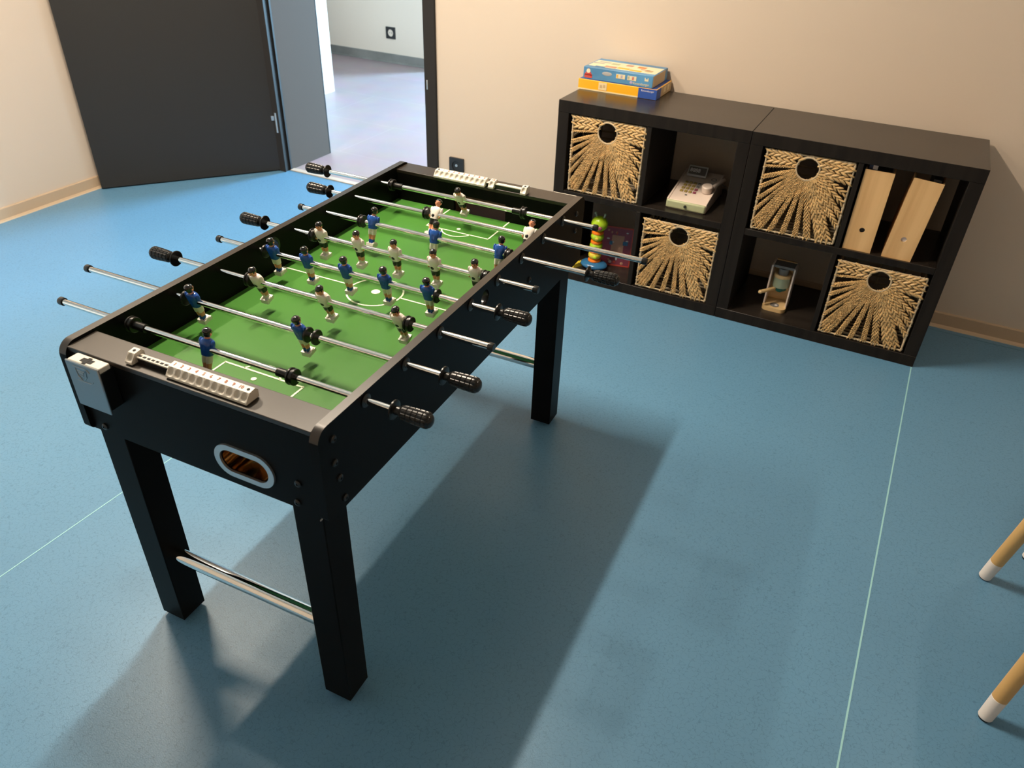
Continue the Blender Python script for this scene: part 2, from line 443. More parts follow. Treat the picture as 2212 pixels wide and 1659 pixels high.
shelf_unit(-1.2567+.774, 'right two by two black-brown cube shelf holding two upright wooden magazine files')

# ------------------------------------------------------------------ woven baskets
def braid(b, p0, p1, w, leaf=.017, taper=1.0, yo=0, mi=0):
    p0 = Vector((p0[0], yo, p0[1])); p1 = Vector((p1[0], yo, p1[1])); d = p1 - p0; Ln = d.length; d.normalize()
    n = Vector((d.z, 0, -d.x)); k = max(2, int(Ln/(leaf*.62)))
    for i in range(k):
        t = (i + .5)/k
        wl = w*(1 + (taper-1)*t)
        for s in (-1, 1):
            c = p0 + d*(Ln*(t + (.25/k if s > 0 else -.25/k))) + n*s*wl*.27 + Vector((0, random.uniform(-.0015, .001), 0))
            a = math.atan2(d.z, d.x) - s*R(random.uniform(17, 30))
            Rm = Matrix.Rotation(-a, 3, 'Y')
            j = random.uniform(.88, 1.12)
            b.ell(c, (leaf*.56*j, .0068, wl*.25*j), Rm, 7, 5, mi)
def basket_mesh(seed):
    random.seed(seed)
    W, Hh, hz, hr = .152, .308, .262, .041
    f = MB()
    P = lambda a, r: (r*math.cos(R(a)), hz + r*math.sin(R(a)))
    # plaited rows across the top, two on the left and three on the right of the hole
    for z, g, dz in ((.298, .022, 0), (.276, .040, -.004)): braid(f, (-g, z), (-W, z+dz), .021, .031)
    for z, g, dz in ((.298, .022, -.003), (.277, .040, -.006), (.256, .046, -.014)): braid(f, (g, z), (W, z+dz), .021, .033)
    braid(f, (-.044, .262), (-W, .247), .007, .014)
    # fine twisted cords to the left edge, in pairs
    for a, z in ((193, .205), (202, .168), (211, .122), (218, .080)):
        p = P(a, hr+.003); q = P(a+5, hr+.003)
        braid(f, p, (-W+.002, z+.0045), .0072, .0145); braid(f, q, (-W+.002, z-.0045), .0072, .0145)
    # bundle of cords to the lower left corner
    for a, x, z in ((222, -.148, .036), (227, -.146, .022), (232, -.140, .011), (238, -.128, .006), (244, -.116, .005)):
        braid(f, P(a, hr+.003), (x, z), .0085, .016)
    # pairs of cords to the bottom edge
    for a, x in ((252, -.082), (263, -.034), (274, .014), (284, .058)):
        k_ = 1 if x < .04 else 1.35
        braid(f, P(a-3, hr+.003), (x-.0048*k_, .004), .0085*k_, .017*k_); braid(f, P(a+3, hr+.003), (x+.0048*k_, .004), .0085*k_, .017*k_)
    # coarse plaits to the lower right corner and the right edge
    for a, x, z in ((292, .100, .006), (299, .118, .006), (306, .136, .010)):
        braid(f, P(a, hr+.003), (x, z), .0185, .031)
    for a, z in ((313, .072), (322, .118), (331, .160), (341, .196)):
        braid(f, P(a, hr+.003), (W-.003, z), .0165, .028)
    # short infill plaits round the hole
    for a, ln in ((198, .070), (207, .080), (215, .085), (248, .115), (257, .110), (268, .10), (279, .105), (289, .15), (296, .19), (303, .20), (310, .17), (318, .13), (327, .11), (336, .095), (349, .075)):
        big = a > 284
        braid(f, P(a, hr+.004), P(a, ln), .014 if big else .0085, .026 if big else .016, 1.1, .003)
    front = f.data('front_panel', [M['straw']])
    r = MB(); n = 40
    rr = []
    for k in range(n):
        th = 2*PI*k/n; c = Vector((hr*math.cos(th), -.002, hz + hr*math.sin(th))); e = Vector((math.cos(th), 0, math.sin(th)))
        rr.append([c + e*.0035*math.cos(2*PI*i/8) + Vector((0, 1, 0))*.0035*math.sin(2*PI*i/8) for i in range(8)])
    rr.append(rr[0]); r.rings(rr, 0, cap=False)
    ring = r.data('hole_rim', [M['strawp']])
    w = MB()
    for (a, c) in (((-W, .006), (W, .006)), ((-W, .006), (-W, Hh)), ((W, .006), (W, Hh)), ((-W, Hh), (W, Hh))):
        w.cyl((a[0], 0, a[1]), (c[0], 0, c[1]), .0034, 8)
        for k in range(14):
            t = random.random(); w.ell((a[0]+(c[0]-a[0])*t, -.001, a[1]+(c[1]-a[1])*t), (.0055, .004, .0055), None, 6, 4)
    wire = w.data('front_frame', [M['strawp']])
    d = MB(); D = .34
    for z in [.014 + .030*k for k in range(10)]:
        for s in (-1, 1): d.cyl((s*W, .008, z), (s*W, D, z), .0045, 6)
        d.cyl((-W, D, z), (W, D, z), .0045, 6)
    for y in [.03 + .030*k for k in range(11)]: d.cyl((-W, y, .006), (W, y, .006), .0052, 6)
    for s in (-1, 1):
        for y in (.01, .12, .23, D): d.cyl((s*W, y, .004), (s*W, y, Hh), .004, 6)
    for x in (-.09, 0, .09): d.cyl((x, D, .004), (x, D, Hh), .004, 6); d.cyl((x, 0.01, .003), (x, D, .003), .004, 6)
    body = d.data('basket_body', [M['strawd']])
    return front, ring, wire, body
bmeshes = [basket_mesh(3), basket_mesh(11)]
for i, (x, z, lab) in enumerate((
    (-1.040, .406, 'woven seagrass basket with round hole, in the top left cell under the game boxes'),
    (-.688, .047, 'woven seagrass basket with round hole, in the bottom row below the toy cash register'),
    (-.266, .406, 'woven seagrass basket with round hole, in the top row beside the wooden magazine files'),
    (.080, .047, 'woven seagrass basket with round hole, bottom right cell below the wooden magazine files'))):
    t = empty('storage_basket', (x, .030, z)); tag(t, lab, 'basket', 'woven baskets in the cube shelves')
    for nm, me in zip(('front_panel', 'hole_rim', 'front_frame', 'basket_body'), bmeshes[i % 2]):
        o = bpy.data.objects.new(nm, me); COL.objects.link(o); o.parent = t
random.seed(5)
# ------------------------------------------------------------------ wooden magazine files and what is in them
def mag_file(x, rot, label):
    t = empty('magazine_file', (x, .032, .4045)); t.rotation_euler = (0, rot, 0)
    tag(t, label, 'magazine file', 'wooden magazine files in the top right cell')
    w, hh, dp, th = .098, .298, .25, .005
    b = MB(); b.X = frame_m((w/2, th/2, 0), (1, 0, 0), (0, 0, 1)); b.mesh(outline([[(-w/2, 0), (w/2, 0), (w/2, hh), (-w/2, hh)], circle(0, .080, .0095)], th))
    b.build('front_board', M['ply'], t)
    for x0 in (0, w-th):
        b = MB(); pr = [(th, 0), (dp, 0), (dp, .12), (.10, hh), (th, hh)]
        b.rings([[(x0, y, z) for y, z in pr], [(x0+th, y, z) for y, z in pr]], smooth=False)
        b.build('side_board', M['ply'], t, fix=True)
    b = MB(); b.box(th, w-th, dp-th, dp, 0, .12); b.build('back_board', M['ply'], t)
    b = MB(); b.box(th, w-th, th, dp-th, 0, th); b.build('bottom_board', M['ply'], t)
    return t
f1 = mag_file(-.079, 0, 'upright wooden magazine file with a dark finger hole, beside the basket')
f2 = mag_file(.058, R(4.2), 'tilted wooden magazine file with white showing in its finger hole, at the right')
b = MB(); b.box(-.070, .008, .042, .22, .411, .70)
tag(b.build('folder', M['darkpaper'], bevel=.002), 'dark folder standing inside the upright wooden magazine file', 'folder')
b = MB(); b.box(-.070, -.057, .050, .20, .7005, .7215, 1); b.box(-.057, -.041, .050, .20, .7005, .7215, 0)
tag(b.build('tabbed_booklet', [M['paper'], M['navy']]), 'navy booklet with white tab peeking over the upright magazine file', 'booklet')
t = empty('paper_stack', f2.location); t.rotation_euler = f2.rotation_euler
tag(t, 'stack of papers inside the tilted wooden magazine file', 'papers')
b = MB(); b.box(.010, .060, .0062, .22, .006, .18); b.build('sheets', M['paper'], t)
b = MB(); b.box(.061, .086, .010, .2, .006, .306); b.build('dark_cover', M['darkpaper'], t)
# ------------------------------------------------------------------ game boxes on the shelf
t = empty('game_box', (-1.264, .226, .770)); tag(t, 'yellow game box with blue logo corner at the bottom of the stack', 'game box', 'game boxes on the shelf')
W_, D_, H_ = .342, .196, .041
b = MB(); b.box(0, W_, 0, D_, 0, H_); b.build('carton', M['yellow'], t, bevel=.002)
def onface(b, me, origin, xa, ya, mi): b.X = frame_m(origin, xa, ya); b.mesh(me, mi); b.X = Matrix.Identity(4)
def fr_rect(b, x0, x1, z0, z1, y, mi): b.box(x0, x1, y-.0006, y+.0006, z0, z1, mi)
b = MB()
fr_rect(b, .265, W_, .0015, H_-.001, -.0005, 0)                    # blue corner, front
b.box(W_-.0006, W_+.0010, -.001, .055, .001, H_-.001, 0)           # blue corner, end
fr_rect(b, 0, .265, .0005, .0055, -.0004, 1)                       # pale foot line
fr_rect(b, .092, .128, .008, .037, -.0007, 1)                      # picture panel
fr_rect(b, .098, .108, .016, .028, -.0012, 2); fr_rect(b, .112, .122, .018, .030, -.0012, 2)
onface(b, text('Ravensburger', .0100), (.304, -.0014, .031), (1, 0, 0), (0, 0, 1), 3)
b.box(W_-.0005, W_+.0008, .055, D_-.002, .002, H_-.002, 4)         # buff end panel
b.box(W_+.0004, W_+.0012, .09, .12, .012, .034, 1); b.box(W_+.0004, W_+.0012, .14, .165, .012, .034, 1)
b.box(.004, W_-.004, .004, D_-.004, H_-.0004, H_+.0006, 0)
b.build('printed_panels', [M['deepblue'], M['ycream'], M['tan'], M['paper'], M['tan']], t)
t = empty('game_box', (-1.248, .2345, .8118)); tag(t, 'blue game box with colourful lettering on top of the yellow box', 'game box', 'game boxes on the shelf')
t.rotation_euler = (0, 0, R(-.6))
W_, D_, H_ = .303, .186, .047
b = MB(); b.box(0, W_, 0, D_, 0, H_); b.build('carton', M['bluecard'], t, bevel=.002)
b = MB()
b.box(W_-.0006, W_+.0008, .002, .15, .002, H_-.002, 1)             # buff end
b.box(.008, W_-.004, .03, D_-.04, H_-.0004, H_+.0006, 0)           # pale top picture
b.box(.20, W_-.002, D_-.04, D_-.004, H_-.0004, H_+.0007, 2)
random.seed(21)
for q in ((.03, .10, .05, .016, 5), (.05, .13, .05, .014, 5), (.10, .12, .035, .03, 6), (.16, .13, .03, .03, 7), (.215, .125, .035, .03, 8), (.10, .055, .05, .03, 9),
          (.155, .06, .05, .024, 3), (.21, .05, .05, .022, 3), (.26, .075, .03, .03, 1), (.06, .035, .04, .015, 2), (.24, .09, .04, .012, 9)):
    x, y, w, h, mi = q
    b.box(x-w/2, x+w/2, (y-h/2)*.9, (y+h/2)*.9, H_, H_+.0011, min(mi, 9))
# front: emblem, two lettered words, cat mark, maker name
fr_rect(b, .006, .040, .005, .019, -.0005, 4); b.X = frame_m((.023, -.0006, .026), (1, 0, 0), (0, 0, 1)); b.mesh(outline([[(-.018, -.012), (.018, -.012), (0, .018)]], .001), 4)
b.mesh(outline([circle(0, .006, .0085)], .0018), 0); b.X = Matrix.Identity(4)
for k in range(9):
    if k == 4: continue
    x = .150 + k*.0098; mm = (3, 0, 10, 0, 0, 6, 0, 4, 0)[k]
    fr_rect(b, x-.0045, x+.0045, .019, .036, -.0005, 0); fr_rect(b, x-.0025, x+.0025, .022, .033, -.0011, mm)
fr_rect(b, .268, .284, .024, .037, -.0005, 0); fr_rect(b, .272, .280, .0325, .0375, -.0009, 2)
b.ell((.212, -.0002, .011), (.007, .0007, .006), None, 12, 6, 10)
onface(b, text('Ravensburger', .0125), (.255, -.0008, .0105), (1, 0, 0), (0, 0, 1), 0)
b.ell((.105, -.0002, .030), (.022, .0006, .008), None, 14, 6, 5)
b.build('printed_panels', [M['cream'], M['tan'], M['bluecard'], M['yellow'], M['redcard'], M['greyc'], M['sage'], M['peach'], M['orange'], M['peach'], M['purple']], t)
# ------------------------------------------------------------------ toy cash register
t = empty('toy_cash_register', (-.775, .068, .4045)); tag(t, 'pale toy cash register with sage green drawer and keypad', 'toy cash register')
W_ = .164
b = MB()
pr = [(0.004, .002), (.27, .002), (.27, .085), (.252, .087), (.02, .041), (.008, .038)]
b.rings([[(0, y, z) for y, z in pr], [(.008, y, z) for y, z in pr]], smooth=False)
b.rings([[(W_-.008, y, z) for y, z in pr], [(W_, y, z) for y, z in pr]], smooth=False)
b.rings([[(.008, y, z-.003) for y, z in pr], [(W_-.008, y, z-.003) for y, z in pr]], smooth=False)
b.build('housing', M['regwhite'], t, bevel=.0015, fix=True)
b = MB(); b.box(.001, W_-.001, -.004, .010, .002, .036); b.build('drawer', M['sage'], t, bevel=.008, seg=4)
b = MB(); b.cyl((W_/2, -.0045, .020), (W_/2, -.0105, .020), .0055, 16); b.build('drawer_hole', M['dark'], t)
# sloping top surface frame of reference
sl = Vector((0, .232, .046)).normalized()
def onslope(u, s): return Vector((u, .02, .041)) + sl*s + Vector((0, 0, -.002))
nrm = Vector((1, 0, 0)).cross(sl)
for r_ in range(4):
    for c_ in range(4):
        b = MB(); o = onslope(.036 + c_*.018, .062 + r_*.024); b.X = frame_m(o, (1, 0, 0), sl); b.box(-.0062, .0062, -.0065, .0065, 0, .0035)
        m_ = M['keyw'] if c_ < 3 else (M['plum'] if r_ < 2 else M['keyg'])
        b.build('key', m_, t, bevel=.001)
b = MB(); b.X = frame_m(onslope(.063, .035), (1, 0, 0), sl); b.box(-.004, .004, -.003, .003, 0, .003); b.build('key', M['keyg'], t)
b = MB(); b.X = frame_m((.062, .185, .084), (1, 0, 0), (0, .6, .8)); b.box(-.041, .041, 0, .046, -.012, 0)
dsp = b.build('display', M['greyc'], t, bevel=.002)
b = MB(); b.X = frame_m((.062, .185, .084), (1, 0, 0), (0, .6, .8)); b.box(-.036, .036, .007, .039, -.001, .001); b.build('display_window', M['screen'], dsp)
b = MB(); b.X = frame_m((.052, .185, .084), (1, 0, 0), (0, .6, .8)) @ Matrix.Translation((0, .024, .0014)); b.mesh(text('8888', .022, .0006)); b.build('display_digits', M['paper'], dsp)
b = MB(); b.X = frame_m(onslope(.134, .19), (1, 0, 0), sl); b.mesh(outline([circle(0, 0, .012), circle(0, 0, .008)], .001)); b.build('printed_mark', M['keyg'], t)
b = MB(); c0 = onslope(.134, .088)
b.lathe(c0 + nrm*.002, nrm, [(0, .021), (.018, .023), (.024, .0225), (.027, .019)], 28)
sc_ = b.build('scanner', M['regwhite'], t)
b = MB(); b.tube([c0 + nrm*.020 + Vector((.018, .012, 0)), c0 + nrm*.028 + Vector((.035, .05, .004)), c0 + nrm*.026 + Vector((.045, .09, .006))], .008, 12); b.build('scanner_handle', M['regwhite'], sc_)
b = MB(); b.tube([(.170, .20, .065), (.19, .22, .05), (.21, .19, .02), (.215, .16, .003)], .0016, 8); b.build('cord', M['keyg'], t)
# ------------------------------------------------------------------ toy coffee machine
t = empty('toy_coffee_machine', (-.269, .100, .0452)); tag(t, 'toy coffee machine with sage cylinder, white sides and wooden lever', 'toy coffee machine')
b = MB(); b.X = Matrix.Translation((0, .055, .008)); b.mesh(outline([roundrect(-.047, .047, -.055, .055, [.022, .022, .004, .004])], .016)); b.build('base', M['toywood'], t, bevel=.002)
for s in (-1, 1):
    b = MB(); b.box(s*.044-.0035, s*.044+.0035, .030, .108, .016, .190); b.build('side_panel', M['regwhite'], t, bevel=.002)
b = MB(); b.box(-.0405, .0405, .100, .108, .016, .190); b.build('back_panel', M['toywood'], t)
b = MB(); b.box(-.0405, .0405, .045, .100, .176, .186); b.build('top_panel', M['keyg'], t)
b = MB(); b.cyl((0, .064, .092), (0, .064, .135), .033, 28); cy = b.build('brew_head', M['sagecyl'], t, bevel=.001)
b = MB(); b.lathe((0, .064, .135), (0, 0, 1), [(0, .034), (.009, .034), (.012, .031), (.012, .022), (.006, .020)], 28); b.build('wooden_ring', M['toywood'], cy)
b = MB(); b.cyl((0, .064, .144), (0, .064, .172), .020, 24); b.build('chamber', M['keyg'], cy)
b = MB(); b.cyl((0, .064, .078), (0, .064, .092), .026, 28); b.cyl((.0, .064, .068), (.0, .064, .078), .012, 20); b.build('filter_holder', M['gtoy'], cy)
b = MB(); b.tube([(-.015, .050, .084), (-.035, .020, .084), (-.060, -.010, .082)], .0075, 14); b.ell((-.063, -.0135, .0815), (.0085, .0085, .0085), None, 14, 10); b.build('lever', M['toywood'], t)
b = MB(); b.X = Matrix.Translation((0, .032, .0168)); b.mesh(outline([circle(0, 0, .018)], .0016))
b.mesh(outline([circle(.006, -.002, .006)], .003), 1); b.build('drip_grid', [M['keyg'], M['paper']], t)
# ------------------------------------------------------------------ caterpillar toy, picture board, yellow toy
t = empty('stacking_toy', (-1.066, .095, .0452)); tag(t, 'green and orange stacked caterpillar toy on a glossy blue base', 'stacking toy')
b = MB(); b.ell((0, 0, .020), (.062, .048, .020), None, 28, 12); b.build('base', M['btoy'], t)
b = MB(); b.lathe((0, 0, .036), (0, 0, 1), [(0, .026), (.004, .029), (.009, .028), (.013, .022)], 24); b.build('foot_ring', M['orange'], t)
for k, (z, m_) in enumerate(((.066, M['ytoy']), (.110, M['lime']), (.154, M['lime']))):
    b = MB(); b.ell((.002*k, 0, z), (.029, .029, .022), None, 24, 12); sg = b.build('body_segment', m_, t)
    b = MB(); b.lathe((.002*k, 0, z+.014), (0, 0, 1), [(0, .0245), (.003, .0265), (.010, .0255), (.013, .020)], 24); b.build('segment_ring', M['orange'], sg)
    b = MB(); b.ell((.010, -.026, z-.002), (.010, .004, .008), None, 12, 8); b.build('patch', (M['lime'], M['gtoy'], M['ytoy'])[k], sg)
b = MB(); b.ell((.008, 0, .214), (.037, .034, .034), None, 28, 16); hd = b.build('head', M['lime'], t)
for s in (-1, 1):
    b = MB(); b.tube([(.008+s*.016, 0, .243), (.008+s*.021, 0, .256)], .0035, 8); b.ell((.008+s*.022, 0, .259), (.006, .006, .006), None, 10, 8); b.build('feeler', M['sagecyl'], hd)
b = MB(); b.ell((.020, -.031, .205), (.013, .006, .009), None, 14, 8); b.build('mouth', M['plum'], hd)
t = empty('picture_board', (-1.062, .150, .0455)); t.rotation_euler = (R(-9), 0, R(12)); tag(t, 'plum picture board with red rim leaning behind the caterpillar toy', 'picture board')
b = MB(); b.box(0, .138, 0, .008, 0, .178); b.build('board', M['plum'], t, bevel=.004)
b = MB()
for q in ((0, .138, .172, .178), (.133, .138, 0, .178), (0, .138, 0, .006)): b.box(q[0], q[1], -.001, .004, q[2], q[3])
b.build('rim', M['redcard'], t)
b = MB(); random.seed(4)
b.box(.045, .100, -.0008, .001, .040, .140, 1); b.box(.036, .050, -.0010, .001, .095, .112, 2); b.box(.096, .118, -.0010, .001, .098, .116, 2)
for k in range(16):
    x, z = random.uniform(.018, .122), random.choice([random.uniform(.15, .166), random.uniform(.01, .03), random.uniform(.03, .15)])
    b.ell((x, -.0004, z), (random.uniform(.004, .008), .0008, random.uniform(.003, .008)), None, 8, 5, random.choice([0, 0, 1, 3]))
b.build('printed_picture', [M['paper'], M['peach'], M['btoy'], M['redcard']], t)
b = MB(); b.X = Matrix.Translation((-1.147, .046, .0455)) @ Matrix.Rotation(R(65), 4, 'Z')
pr = [(0, 0), (.11, 0), (.11, .012)]
for k in range(10): pr += [(.105-k*.0105, .016), (.100-k*.0105, .024)]
pr.append((0, .03))
b.rings([[(x, -.006, z) for x, z in pr], [(x, .006, z) for x, z in pr]], smooth=False)
tag(b.build('toothed_toy', M['ytoy'], fix=True), 'yellow toothed toy piece lying left of the caterpillar toy', 'toy')
# ------------------------------------------------------------------ stools at the right edge: wooden legs dipped in white
def chair(x, y, label, rz=0):
    t = empty('chair', (x, y, 0), rz); tag(t, label, 'chair', 'wooden chairs at the right edge')
    a = .232
    for sx in (-1, 1):
        for sy in (-1, 1):
            p0 = Vector((sx*a, sy*a, .004)); p1 = Vector((sx*(a-.042), sy*(a-.042), .435)); d = p1-p0
            b = MB(); q = p0 + d*.155
            b.cyl(q, p1, .0170, 24, 0, .0185); lg = b.build('leg', M['legwood'], t)
            b = MB(); b.cyl(p0, q, .0160, 24, 0, .0171); tp_ = b.build('dipped_tip', M['legwhite'], lg, bevel=.002); tp_['label'] = 'white dipped leg end'
            b = MB(); b.cyl((p0.x, p0.y, 0), (p0.x, p0.y, .006), .013, 18); b.build('glide', M['rubber'], lg)
    b = MB(); b.X = Matrix.Translation((0, 0, .447)); b.mesh(outline([roundrect(-.21, .21, -.21, .21, .06, 8)], .024)); b.build('seat', M['seat'], t, bevel=.006)
    b = MB(); rr = []
    for k in range(9):
        th = R(-34 + 68*k/8); cx, cy = .23*math.cos(th) - .02, .30*math.sin(th)
        rr.append([(cx, cy, .56), (cx+.012, cy, .56), (cx+.03, cy, .80), (cx+.018, cy, .80)])
    b.rings(rr, smooth=True); b.build('backrest', M['seat'], t, bevel=.004, fix=True)
    for s in (-1, 1):
        b = MB(); b.tube([(.175, s*.13, .455), (.20, s*.135, .60)], .009, 10); b.build('back_post', M['legwood'], t)
    return t
chair(.538+.232, -1.257, 'nearer chair at the right edge, wooden legs with white dipped ends')
chair(.930, -.726, 'farther chair at the right edge, only one white leg end showing', R(-15))
# ------------------------------------------------------------------ bits on the floor
b = MB(); pts = [(-1.945+.012*math.cos(a), -2.283+.010*math.sin(a), .0015) for a in [k*.35 for k in range(-6, 9)]]
b.tube(pts, .0008, 6); b.tube([(-1.95, -2.293, .001), (-1.925, -2.291, .001)], .0008, 6)
thr = tag(b.build('thread', M['fluff']), 'curl of white thread on the floor at the left edge', 'thread')

# ------------------------------------------------------------------ football table
T = empty('foosball_table', (-1.0234, -1.5496, 0), .0359)
tag(T, 'black foosball table with green pitch, chrome rods and blue and white players', 'foosball table')
ZT, ZB, ZR, ZF = .782, .582, .7634, .683
U1, U0, VL = .299, .281, .614
for s, hv in ((-1, -.027), (1, -.011)):
    b = MB(); b.X = frame_m((s*(U0+U1)/2, 0, 0), (0, 1, 0), (0, 0, 1))
    b.mesh(outline([roundrect(-VL, VL, ZB, ZT, [.012, .012, .028, .028], 8), circle(hv, .748, .0185)], U1-U0))
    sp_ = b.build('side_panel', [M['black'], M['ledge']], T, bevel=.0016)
    for p in sp_.data.polygons:                                   # painted sheen on the upward rim faces
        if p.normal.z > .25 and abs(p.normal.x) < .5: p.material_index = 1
    # serving cup round the ball hole
    b = MB(); b.lathe((s*U0, hv, .748), (-s, 0, 0), [(0, .0185), (0, .024), (.0025, .024), (.003, .022), (.003, .0175), (-.016, .0172)], 28, cap=False); b.build('ball_hole_ring', M['blackp'], T)
for s in (-1, 1):
    yo = .606; yi = .540
    # outer board; the near one has the ball return opening
    b = MB(); b.X = frame_m((0, s*(yo-.009), 0), (1, 0, 0), (0, 0, 1))
    loops = [[(-U0, ZB), (U0, ZB), (U0, .765), (-U0, .765)]]
    def slot(cx, cz, w, h, n=12):
        r = h/2; o = []
        for k in range(n+1): t = R(-90+180*k/n); o.append((cx + (w/2-r) + r*math.cos(t), cz + r*math.sin(t)))
        for k in range(n+1): t = R(90+180*k/n); o.append((cx - (w/2-r) + r*math.cos(t), cz + r*math.sin(t)))
        return o
    if s < 0: loops.append(slot(.117, .640, .110, .050))
    b.mesh(outline(loops, .018)); b.build('end_panel', M['black'], T)
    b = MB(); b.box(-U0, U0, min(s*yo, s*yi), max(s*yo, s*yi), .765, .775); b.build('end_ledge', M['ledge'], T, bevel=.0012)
    b = MB(); gw = .085; y0, y1 = sorted((s*yi, s*(yi+.012)))
    b.box(-U0, -gw, y0, y1, ZF, .765); b.box(gw, U0, y0, y1, ZF, .765); b.box(-gw, gw, y0, y1, .735, .765); b.build('goal_wall', M['black'], T)
    b = MB(); y0, y1 = sorted((s*(yi+.012), s*(yi+.045)))
    b.box(-gw, gw, s*(yi+.046)-.001, s*(yi+.046)+.001, .66, .74); b.box(-gw-.004, -gw, y0, y1, .66, .74); b.box(gw, gw+.004, y0, y1, .66, .74); b.build('goal_box', M['mdf'], T)
b = MB(); b.box(-U0, U0, -.540, .540, ZF-.008, ZF); b.build('pitch', M['pitch'], T)
b = MB(); zl = ZF+.0009; lw = .0042
def pl(a, c):
    a = Vector((*a, 0)); c = Vector((*c, 0)); d = (c-a).normalized(); n = Vector((-d.y, d.x, 0))*lw/2
    vs = [a-n, c-n, c+n, a+n]
    b.add([v + Vector((0, 0, ZF)) for v in vs] + [v + Vector((0, 0, zl)) for v in vs], [(4, 5, 6, 7), (0, 1, 5, 4), (1, 2, 6, 5), (2, 3, 7, 6), (3, 0, 4, 7)])
def arc(cx, cy, r, a0, a1, n):
    p = [(cx + r*math.cos(R(a0+(a1-a0)*k/n)), cy + r*math.sin(R(a0+(a1-a0)*k/n))) for k in range(n+1)]
    for q0, q1 in zip(p, p[1:]): pl(q0, q1)
pl((-U0, -.004), (-.068, -.004)); pl((.068, -.004), (U0, -.004)); arc(0, -.007, .068, 0, 360, 48)
b.build('centre_circle', M['line'], T); b = MB()
b.lathe((0, -.005, ZF), (0, 0, 1), [(0, .011), (.0009, .011)], 24); b.build('centre_spot', M['line'], T)
for s in (-1, 1):
    b = MB()
    yl = s*.406 - .003
    pl((-.1005, yl), (.1005, yl)); pl((-.0985, yl), (-.0985, s*.540)); pl((.0985, yl), (.0985, s*.540))
    r = .0487; cy = yl + s*(r-.030)
    a = math.degrees(math.acos((r-.030)/r)); base = 90 if s < 0 else 270
    arc(-.004, cy, r, base-a, base+a, 20)
    b.build('goal_area', M['line'], T)
    b = MB(); b.lathe((-.006, s*.428-.003, ZF), (0, 0, 1), [(0, .0058), (.0009, .0058)], 18); b.build('penalty_spot', M['line'], T)
# legs with levelling feet, chrome crossbars
LG, LW, LL = .068, .2755, .601
for su in (-1, 1):
    for sv in (-1, 1):
        u0, u1 = sorted((su*LW, su*(LW-LG))); v0, v1 = sorted((sv*LL, sv*(LL-LG)))
        if sv > 0: v0 -= .008; v1 -= .008
        b = MB(); b.box(u0, u1, v0, v1, .012, .70 if False else .675); lg = b.build('leg', M['black'], T, bevel=.002)
        b = MB(); c = ((u0+u1)/2, (v0+v1)/2); b.lathe((c[0], c[1], 0), (0, 0, 1), [(0, .016), (.004, .017), (.007, .015), (.008, .007), (.013, .007)], 20); b.build('levelling_foot', M['rubber'], lg)
for sv in (-1, 1):
    v = sv*(LL-LG/2) - (.008 if sv > 0 else 0)
    b = MB(); b.cyl((-(LW-LG), v, .212), (LW-LG, v, .212), .0165, 28); b.build('crossbar', M['chrome'], T)
# bolts
def bolt(p, n):
    b = MB(); b.lathe(p, n, [(0, .0075), (.0025, .0072), (.0042, .005), (.0045, .0025), (.003, .0022)], 16); b.build('bolt', M['blackp'], T)
for u, z in ((-.247, .597), (.236, .645), (.228, .597), (-.236, .645)): bolt((u, -.606, z), (0, -1, 0))
for v, z in ((-.576, .747), (-.579, .697), (-.571, .657), (-.563, .604), (.55, .747), (.55, .697), (.55, .657), (.235, .683)): bolt((U1, v, z), (1, 0, 0))
b = MB(); b.box(.278, .2795, -.612, -.606, .5775, .5805); b.build('pale_edge_mark', M['greyc'], T)  # tiny pale chip by the near right leg
b = MB(); b.box(.205, .280, .6040, .6066, .7742, .7756); e_ = b.build('pale_edge_mark', M['ivory'], T)  # thin pale strip along the far end's top edge
# ball return: oval ring and a golden cup behind it
rv = empty('ball_return'); rv.parent = T
b = MB(); b.X = frame_m((.117, -.6075, .641), (1, 0, 0), (0, 0, 1)); b.mesh(outline([slot(0, -.001, .136, .073, 16), slot(0, -.001, .111, .050, 16)], .006)); b.build('ring', M['satin'], rv, bevel=.002)
b = MB(); rr = []
for (yy, k) in ((-.604, 1.0), (-.588, 1.0), (-.565, .97), (-.548, .86), (-.540, .6)):
    rr.append([(.117 + x*k, yy, .641 + z*k) for x, z in slot(0, -.001, .1095, .0495, 14)])
b.rings(rr, cap=False); b.add(rr[-1], [tuple(range(len(rr[-1])))], 0); b.build('cup', M['cup'], rv)
# folding silver holder on the near end, left
hb = empty('holder_box'); hb.parent = T
b = MB(); b.box(-.246, -.162, -.640, -.636, .676, .777); b.build('front_plate', M['plate'], hb, bevel=.0018)
b = MB(); b.box(-.244, -.164, -.636, -.612, .765, .7765); b.build('top_clip', M['ivory'], hb, bevel=.002)
b = MB(); b.box(-.218, -.190, -.631, -.620, .7760, .7772); b.box(-.208, -.200, -.635, -.616, .7758, .7774); b.build('slot', M['dark'], hb)
b = MB(); b.box(-.242, -.166, -.636, -.606, .681, .765); b.build('body', M['blackp'], hb, bevel=.002)
b = MB()
for (x0, z0, x1, z1) in ((-.226, .769, -.192, .769), (-.192, .769, -.186, .763), (-.218, .761, -.200, .761), (-.216, .757, -.204, .757), (-.214, .751, -.206, .751), (-.226, .738, -.190, .738), (-.190, .738, -.184, .743),
                         (-.222, .765, -.220, .750), (-.220, .750, -.212, .741), (-.196, .765, -.198, .750), (-.198, .750, -.206, .741)):
    b.tube([(x0, -.6402, z0), (x1, -.6402, z1)], .0010, 6)
b.build('embossed_mark', M['plate'], hb)
